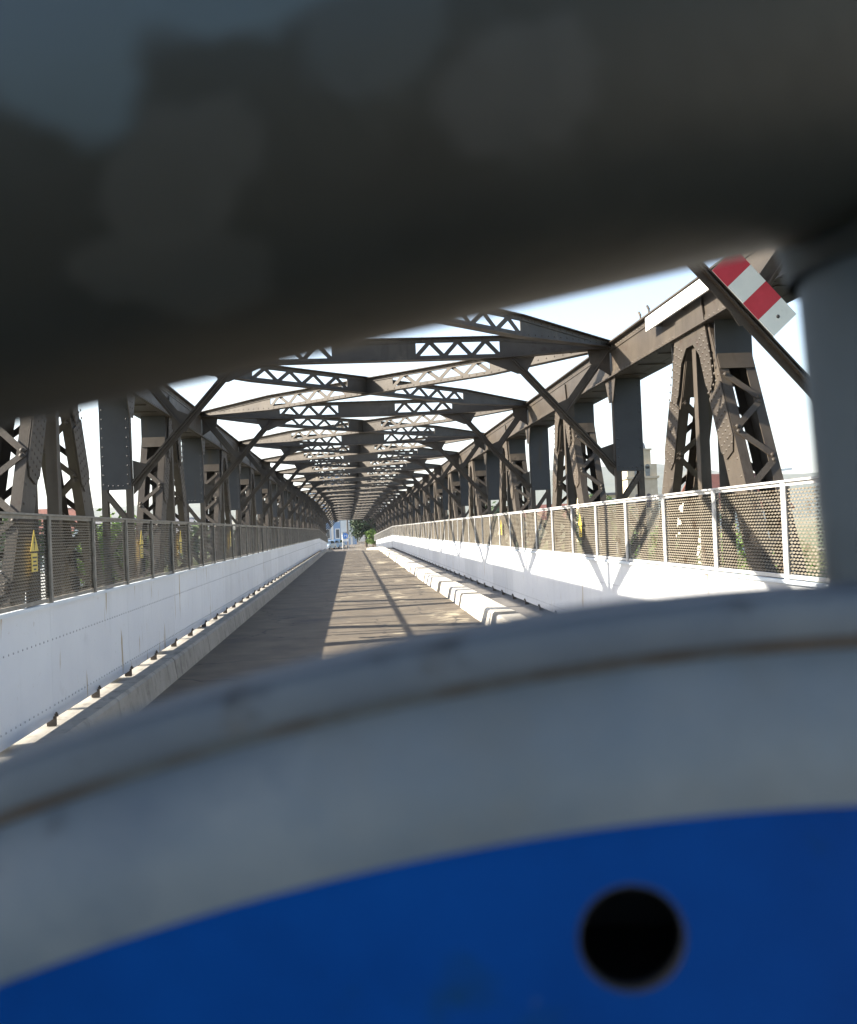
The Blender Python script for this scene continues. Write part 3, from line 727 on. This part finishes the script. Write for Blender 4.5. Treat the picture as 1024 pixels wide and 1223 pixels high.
# clamp bracket behind the hole: an open steel channel whose dark inside shows through it
mb = MB(); mb.box(hc.x-.02, hc.x+.02, hc.y-.012, hc.y+.012, -.034, -.031); mb.box(hc.x-.02, hc.x+.02, hc.y+.012, hc.y+.014, -.034, -.003); mb.box(hc.x-.02, hc.x+.02, hc.y-.014, hc.y-.012, -.034, -.003)
mb.box(hc.x-.022, hc.x-.02, hc.y-.014, hc.y+.014, -.034, -.003); mb.box(hc.x+.02, hc.x+.022, hc.y-.014, hc.y+.014, -.034, -.003)
mb.build('clamp_bracket', M['black'], sign)
mb = MB(); mb.lathe([(.0, -.0022), (RB, -.0022)], (0,0,0), (0,0,1), 96)

# ------------------------------------------------------------------ trees
def tree_mesh(h, cr, seed, nleaf=2600, ls=.28, zc=.62):
    rnd = random.Random(seed); tk = MB(); lf = MB()
    pts = [Vector((0,0,0))]
    for k in range(5): pts.append(pts[-1]+Vector((rnd.uniform(-.06,.06)*h*.3, rnd.uniform(-.06,.06)*h*.3, h*.15)))
    for k in range(5): tk.tube(pts[k], pts[k+1], h*.03*(1-k*.16), h*.03*(1-(k+1)*.16), n=8, caps=False)
    cl = []
    for k in range(26):
        base = pts[rnd.randint(2, 5)]; a = rnd.uniform(0, 6.283); el = rnd.uniform(-.9, 1.2) if zc < .6 else rnd.uniform(-.2, 1.2)
        rr = cr*rnd.uniform(.45, .95)
        e = Vector((0,0,h*zc))+Vector((math.cos(a)*math.cos(el)*rr, math.sin(a)*math.cos(el)*rr, math.sin(el)*rr*h*.42/cr))
        tk.tube(base, e, h*.009, h*.003, n=5, caps=False); cl.append((e, cr*rnd.uniform(.22, .42)))
    for k in range(nleaf):
        c, r = cl[rnd.randrange(len(cl))]
        p = c+Vector((rnd.gauss(0,1), rnd.gauss(0,1), rnd.gauss(0,.8)))*r*.5
        n = Vector((rnd.gauss(0,1), rnd.gauss(0,1), rnd.gauss(0,1)+.6)).normalized(); a = n.orthogonal().normalized(); b = n.cross(a); s = ls*rnd.uniform(.5, 1.2)
        th = rnd.uniform(0, 6.28); a, b = a*math.cos(th)+b*math.sin(th), b*math.cos(th)-a*math.sin(th)
        lf.add([p-a*s*.5, p-b*s*.3, p+a*s*.6, p+b*s*.3], [(0,1,2,3)])
    return tk.mesh('trunk', M['bark']), lf
def tree(loc, h, cr, seed, leaf, label, group, ls=.28, nleaf=2600, zc=.62):
    t = thing('leafy_tree', label, 'tree', loc, 0, group); tk, lf = tree_mesh(h, cr, seed, nleaf, ls, zc)
    inst('trunk', tk, t); lf.build('crown', M[leaf], t)
    return t
def gp(px, depth): return (px-VPX)/F*depth       # lateral metres for a sight line (rough)
tg = 'trees around the river banks'
tree((gp(437,150), 150, -1.2), 7.5, 2.3, 11, 'leafd', 'dark green tree standing at the far end of the road', None, ls=.4, nleaf=8000, zc=.5)
tree((gp(447,158), 158, -1.2), 6.5, 2.1, 12, 'leafd', 'dark round tree behind the right side of the far road end', None, ls=.4, nleaf=6000, zc=.5)
tree((gp(445,140), 140, -1.2), 3.6, 1.0, 13, 'leafl', 'bright green sunlit bush at the right end of the bridge', None, ls=.25, zc=.5)
tree((gp(728,95), 95, GZ), 11.5, 3.4, 14, 'leafm', 'green tree beside the yellow building, seen behind the right truss', tg, ls=.5)
tree((gp(590,170), 170, GZ), 11.5, 5, 15, 'leafd', 'dark tree seen through the middle of the right truss', tg, ls=.8)
tree((gp(900,60), 60, GZ), 7.2, 3.4, 16, 'leafl', 'bright green tree behind the nearest right fence panels', tg, ls=.4)
tree((gp(800,75), 75, GZ), 7.0, 3.4, 17, 'leafm', 'mid green tree behind the right fence near the church tower', tg, ls=.4)
tree((gp(130,48), 48, GZ), 9.4, 2.6, 18, 'leafl', 'bright green tree behind the left fence', tg, ls=.35, nleaf=3600)
tree((gp(25,90), 90, GZ), 11.2, 3.6, 19, 'leafm', 'green tree behind the nearest laced leg on the left', tg, ls=.5)
tree((gp(180,120), 120, GZ), 9.0, 4.5, 20, 'leafd', 'dark tree across the river behind the left truss', tg, ls=.6)
tree((gp(250,150), 150, GZ), 10.0, 5, 21, 'leafm', 'mid green tree far behind the left fence', tg, ls=.7)
tree((gp(85,130), 130, GZ), 10.8, 5, 22, 'leafm', 'leafy tree beside the white house on the left bank', tg, ls=.7)

# ------------------------------------------------------------------ buildings
def house(loc, rz, w, d, h, rh, wall, roofm, label, cat='house', rows=2, cols=4, gable_x=True, name='gabled_house', chim=True, group=None, door=True):
    t = thing(name, label, cat, loc, rz, group)
    mb = MB(); mb.box(-w/2, w/2, -d/2, d/2, 0, h)
    if rh > 0:
        for s in (-1, 1): mb.add([(s*w/2,-d/2,h),(s*w/2,d/2,h),(s*w/2,0,h+rh)], [(0,1,2)])
    wl = mb.build('wall', M[wall], t)
    mb = MB(); o = .35
    if rh > 0:
        for s in (-1, 1):
            mb.prism([(-w/2-o, s*(d/2+o), h-o*rh/(d/2)), (w/2+o, s*(d/2+o), h-o*rh/(d/2)), (w/2+o, 0, h+rh+.02), (-w/2-o, 0, h+rh+.02)], (0,0,.16))
    else: mb.box(-w/2-.2, w/2+.2, -d/2-.2, d/2+.2, h, h+.3)
    rf = mb.build('roof', M[roofm], t)
    if chim: mb = MB(); mb.box(w*.2, w*.2+.6, -.3, .3, h+rh*.6, h+rh+.9); mb.box(w*.2-.08, w*.2+.68, -.38, .38, h+rh+.9, h+rh+1.0); mb.build('chimney', M['roof'], rf)
    def win(cx, cy, z, ax):
        fr = MB(); gl = MB(); a, b_ = .5, .75
        if ax == 'y': fr.box(cx-a-.1, cx+a+.1, cy-.07, cy+.0, z-b_-.1, z-b_); fr.box(cx-a-.1, cx+a+.1, cy-.07, cy, z+b_, z+b_+.1); fr.box(cx-a-.1, cx-a, cy-.07, cy, z-b_, z+b_); fr.box(cx+a, cx+a+.1, cy-.07, cy, z-b_, z+b_); fr.box(cx-.03, cx+.03, cy-.06, cy-.02, z-b_, z+b_); gl.box(cx-a, cx+a, cy-.02, cy-.003, z-b_, z+b_)
        else:
            s = ax
            x0, x1 = sorted((cx, cx+s*.07)); fr.box(x0, x1, cy-a-.1, cy+a+.1, z-b_-.1, z-b_); fr.box(x0, x1, cy-a-.1, cy+a+.1, z+b_, z+b_+.1); fr.box(x0, x1, cy-a-.1, cy-a, z-b_, z+b_); fr.box(x0, x1, cy+a, cy+a+.1, z-b_, z+b_)
            x0, x1 = sorted((cx+s*.003, cx+s*.02)); gl.box(x0, x1, cy-a, cy+a, z-b_, z+b_)
        f = fr.build('window', M['frame'], t); gl.build('pane', M['glass'], f)
    fh = h/rows
    for r in range(rows):
        for c in range(cols):
            cx = -w/2+w*(c+.5)/cols
            if door and r == 0 and c == cols//2:
                dm = MB(); dm.box(cx-.5, cx+.5, -d/2-.05, -d/2-.002, 0.02, 2.1); dd = dm.build('door', M['bark'], t)
                hm_ = MB(); hm_.box(cx+.35, cx+.42, -d/2-.10, -d/2-.05, 1.0, 1.08); hm_.build('handle', M['rim'], dd); continue
            win(cx, -d/2, fh*r+fh*.55, 'y')
        for c in range(2):
            for s in (-1, 1): win(s*w/2, -d/2+d*(c+.5)/2, fh*r+fh*.55, s)
    return t
house((gp(886,100), 100, GZ), math.radians(12), 9, 8, 9.0, 3.6, 'whitewall', 'roof', 'white house with red tiled roof beyond the right fence')
house((gp(742,125), 128, GZ), 0, 8.5, 9, 11.6, 0, 'cream', 'greyroof', 'cream yellow flat roofed building seen through the right vertical post', 'building', 4, 4, name='flat_building', chim=False)
house((gp(68,105), 105, GZ), math.radians(-10), 8, 8, 8.2, 3.6, 'whitewall', 'roof', 'white house with dark red roof beyond the nearest left truss leg')
house((gp(208,170), 170, GZ), math.radians(8), 13, 9, 9, 2.6, 'whitewall', 'greyroof', 'long white house with grey roof behind the left truss', rows=3, cols=5)
house((gp(145,140), 140, GZ), math.radians(-5), 9, 8, 8.6, 2.6, 'whitewall', 'greyroof', 'white house with low grey roof across the river on the left')
house((gp(640,210), 210, GZ), 0, 16, 10, 9, 3.2, 'cream', 'roof', 'cream house with red roof behind the middle right truss', rows=3, cols=5)
# church tower with stepped top
t = thing('church_tower', 'pale stone tower with stepped top beyond the right truss', 'tower', (gp(771,118), 118, GZ))
mb = MB(); mb.box(-1.9, 1.9, -1.9, 1.9, 0, 15.1); mb.box(-2.1, 2.1, -2.1, 2.1, 13.3, 13.6); mb.build('shaft', M['stonewall'], t)
mb = MB(); mb.box(-1.35, 1.35, -1.35, 1.35, 15.1, 16.9); mb.box(-1.5, 1.5, -1.5, 1.5, 16.9, 17.1); mb.build('belfry', M['stonewall'], t)
mb = MB(); mb.lathe([(1.15, 17.1), (1.0, 17.8), (.55, 18.4), (.35, 18.7), (.3, 19.4), (.02, 20.0)], (0,0,0), (0,0,1), 12); mb.build('cupola', M['greyroof'], t)
for z in (10.5, 14.2):
    for x in (-.7, .7): mb = MB(); mb.box(x-.3, x+.3, -1.93, -1.903, z-.8, z+.6); mb.lathe([(.0, 0), (.3, 0)], (x, -1.93, z+.6), (0,-1,0), 16); mb.build('opening', M['glass'], t)
# street building at the far end: blue facade with pale bands and windows
t = thing('blue_building', 'blue town building with white window surrounds at the far end of the road', 'building', (gp(400,185), 186, -1.2))
mb = MB(); mb.box(-4.6, 4.2, 0, 9, 0, 14); wl = mb.build('wall', M['bluewall'], t)
mb = MB(); mb.box(-4.8, 4.4, -.25, 9.2, 14, 14.6); mb.build('cornice', M['whitewall'], t)
for x in (-4.4, -2.55, -.7, 1.15, 3.0): mb = MB(); mb.box(x, x+.45, -.10, -.003, 0, 13.9); mb.build('pilaster', M['whitewall'], t)
for r in range(4):
    for c in range(4):
        x = -4.4+1.85*c+.85; z = 1.6+3.3*r
        mb = MB(); mb.box(x-.05, x+.85, -.07, -.003, z-.1, z+1.9); f = mb.build('window', M['frame'], t); mb = MB(); mb.box(x+.08, x+.72, -.09, -.072, z+.05, z+1.75); mb.build('pane', M['glass'], f)
t = house((gp(381,215), 215, -1.2), 0, 14, 10, 6.5, 2.5, 'whitewall', 'greyroof', 'low pale building left of the blue facade at the road end', 'building', 2, 5, name='low_building')
t = house((gp(425,235), 235, -1.2), 0, 16, 10, 10, 2.5, 'whitewall', 'greyroof', 'pale grey building behind the white billboards', 'building', 3, 5, name='pale_building')

# ------------------------------------------------------------------ signs, poles, cars at the far end
ZG = -1.0
for (px, pz, lab) in ((411.3, 1, 'white billboard left of the dark pole at the far road end'), (419.5, 2, 'white billboard right of the dark pole at the far road end')):
    t = thing('billboard', lab, 'billboard', (gp(px,152), 152, ZG), 0, 'two white boards at the road end')
    mb = MB(); mb.box(-.48, .48, -.05, .05, 2.6, 4.6); p = mb.build('board', M['board'], t)
    mb = MB(); 
    for (a, b, c, d_) in ((-.52,-.48,2.56,4.64),(.48,.52,2.56,4.64),(-.48,.48,2.56,2.6),(-.48,.48,4.6,4.64)): mb.box(a, b, -.06, .06, c, d_)
    mb.build('frame', M['rim'], p)
    for x in (-.4, .4): mb = MB(); mb.tube((x,.09,0), (x,.09,4.5), .04, n=8); mb.build('leg', M['galv'], t)
t = thing('utility_pole', 'tall dark pole between the two white billboards', 'pole', (gp(415.4,148), 148, ZG)); mb = MB(); mb.tube((0,0,0), (0,0,8.5), .14, .10, n=12); mb.build('mast', M['dark'], t); mb = MB(); mb.box(-.7,.7,-.05,.05,7.9,8.0); mb.build('crossarm', M['dark'], t)
t = thing('street_sign', 'round blue direction sign with white symbol on two pale posts at the road end', 'sign', (gp(412.5,138), 138, ZG))
mb = MB(); mb.lathe([(0,-.03),(.40,-.03),(.40,.03)], (0,0,2.05), (0,-1,0), 32); mb.lathe([(0.0,.031),(.40,.031)], (0,0,2.05), (0,-1,0), 32); f = mb.build('blue_disc', M['signblue'], t)
mb = MB()
for (a, b) in (((-.02,0),(-.17,.17)), ((-.17,.17),(-.17,-.2)), ((.02,0),(.17,.17)), ((.17,.17),(.17,-.2))): mb.bar((a[0],-.036,2.05+a[1]), (b[0],-.036,2.05+b[1]), (0,1,0), .006, .06)
mb.build('white_symbol', M['chalk'], f)
mb = MB(); mb.box(-.42, .42, -.02, .02, 1.25, 1.6); mb.build('white_plate', M['board'], t)
for x in (-.42, .42): mb = MB(); mb.tube((x,.06,0), (x,.06,2.2), .035, n=8); mb.build('post', M['frame'], t)
def car(loc, rz, paint, label):
    t = thing('parked_car', label, 'car', loc, rz, 'cars parked at the far end of the road')
    mb = MB(); prof = [(-2.05,.35),(-2.1,.62),(-1.95,.88),(-1.2,.98),(-.55,1.42),(.75,1.45),(1.45,1.05),(2.0,.95),(2.08,.6),(2.0,.32)]
    # tumblehome: lower body full width, greenhouse narrower
    secs = [(-.83,.0), (-.86,.04), (-.86,.96), (-.83,1)]
    v = []; n = len(prof)
    def wy(z): return .86 if z < 1.0 else .86-(z-1.0)*.5
    for s in (-1, 1):
        for x, z in prof: v.append((x, s*wy(z), z))
    mb.add(v, [tuple(range(n))[::-1], tuple(range(n,2*n))]+[(i,(i+1)%n,n+(i+1)%n,n+i) for i in range(n)], False); mb.build('body', M[paint], t)
    mb = MB(); 
    for s in (-1, 1): mb.add([(-1.0,s*.862,1.0),(1.3,s*.85,1.02),(.72,s*.67,1.38),(-.5,s*.68,1.36)], [(0,1,2,3)])
    mb.add([(-1.17,-.8,1.0),(-1.17,.8,1.0),(-.6,.62,1.40),(-.6,-.62,1.40)], [(0,1,2,3)]); mb.v = [(x-.03 if x < -.55 else x, y, z+.01) for x, y, z in mb.v]
    mb.build('windows', M['glass'], t)
    for x in (-1.3, 1.3):
        for s in (-1, 1):
            mb = MB(); mb.tube((x, s*.70, .31), (x, s*.88, .31), .31, n=20); w = mb.build('wheel', M['tyre'], t); mb = MB(); mb.tube((x, s*.881, .31), (x, s*.89, .31), .18, n=14); mb.build('rim', M['rim'], w)
    for s in (-1, 1): mb = MB(); mb.box(-2.13, -2.0, s*.62-.16, s*.62+.16, .62, .78); mb.build('headlight', M['lampglass'], t)
    return t
car((gp(390.5,141), 141, ZG), math.radians(75), 'carsilver', 'pale silver blue car, left one of three parked at the road end')
car((gp(396,145), 145, ZG), math.radians(75), 'carblue', 'light blue car, middle one of three parked at the road end')
car((gp(401.5,149), 149, ZG), math.radians(75), 'carblue', 'light blue car, right one of three parked at the road end')
# street lamp beyond the right fence
t = thing('street_lamp', 'street lamp with flat white head beyond the right fence', 'street lamp', (gp(941,40)+.3, 40, GZ))
mb = MB(); mb.tube((0,0,0), (0,0,10.0), .10, .06, n=10); mb.build('pole', M['galv'], t)
mb = MB(); mb.prism([(-.65,-.15,10.02),(.55,-.15,10.12),(.55,.15,10.12),(-.65,.15,10.02)], (0,0,.10)); mb.build('lamp_head', M['chalk'], t)

# ------------------------------------------------------------------ the air
mb = MB(); mb.box(-3000, 3000, -420, 3600, GZ-30, 260)
hm_ = bpy.data.materials.new('haze_air'); hm_.use_nodes = True; T = hm_.node_tree; T.nodes.clear()
vo = T.nodes.new('ShaderNodeVolumePrincipled'); vo.inputs['Color'].default_value = (.93, .95, 1, 1); vo.inputs['Density'].default_value = .00022; vo.inputs['Anisotropy'].default_value = .2
ou = T.nodes.new('ShaderNodeOutputMaterial'); T.links.new(vo.outputs[0], ou.inputs['Volume'])
struct(mb.build('haze', hm_), 'stuff')
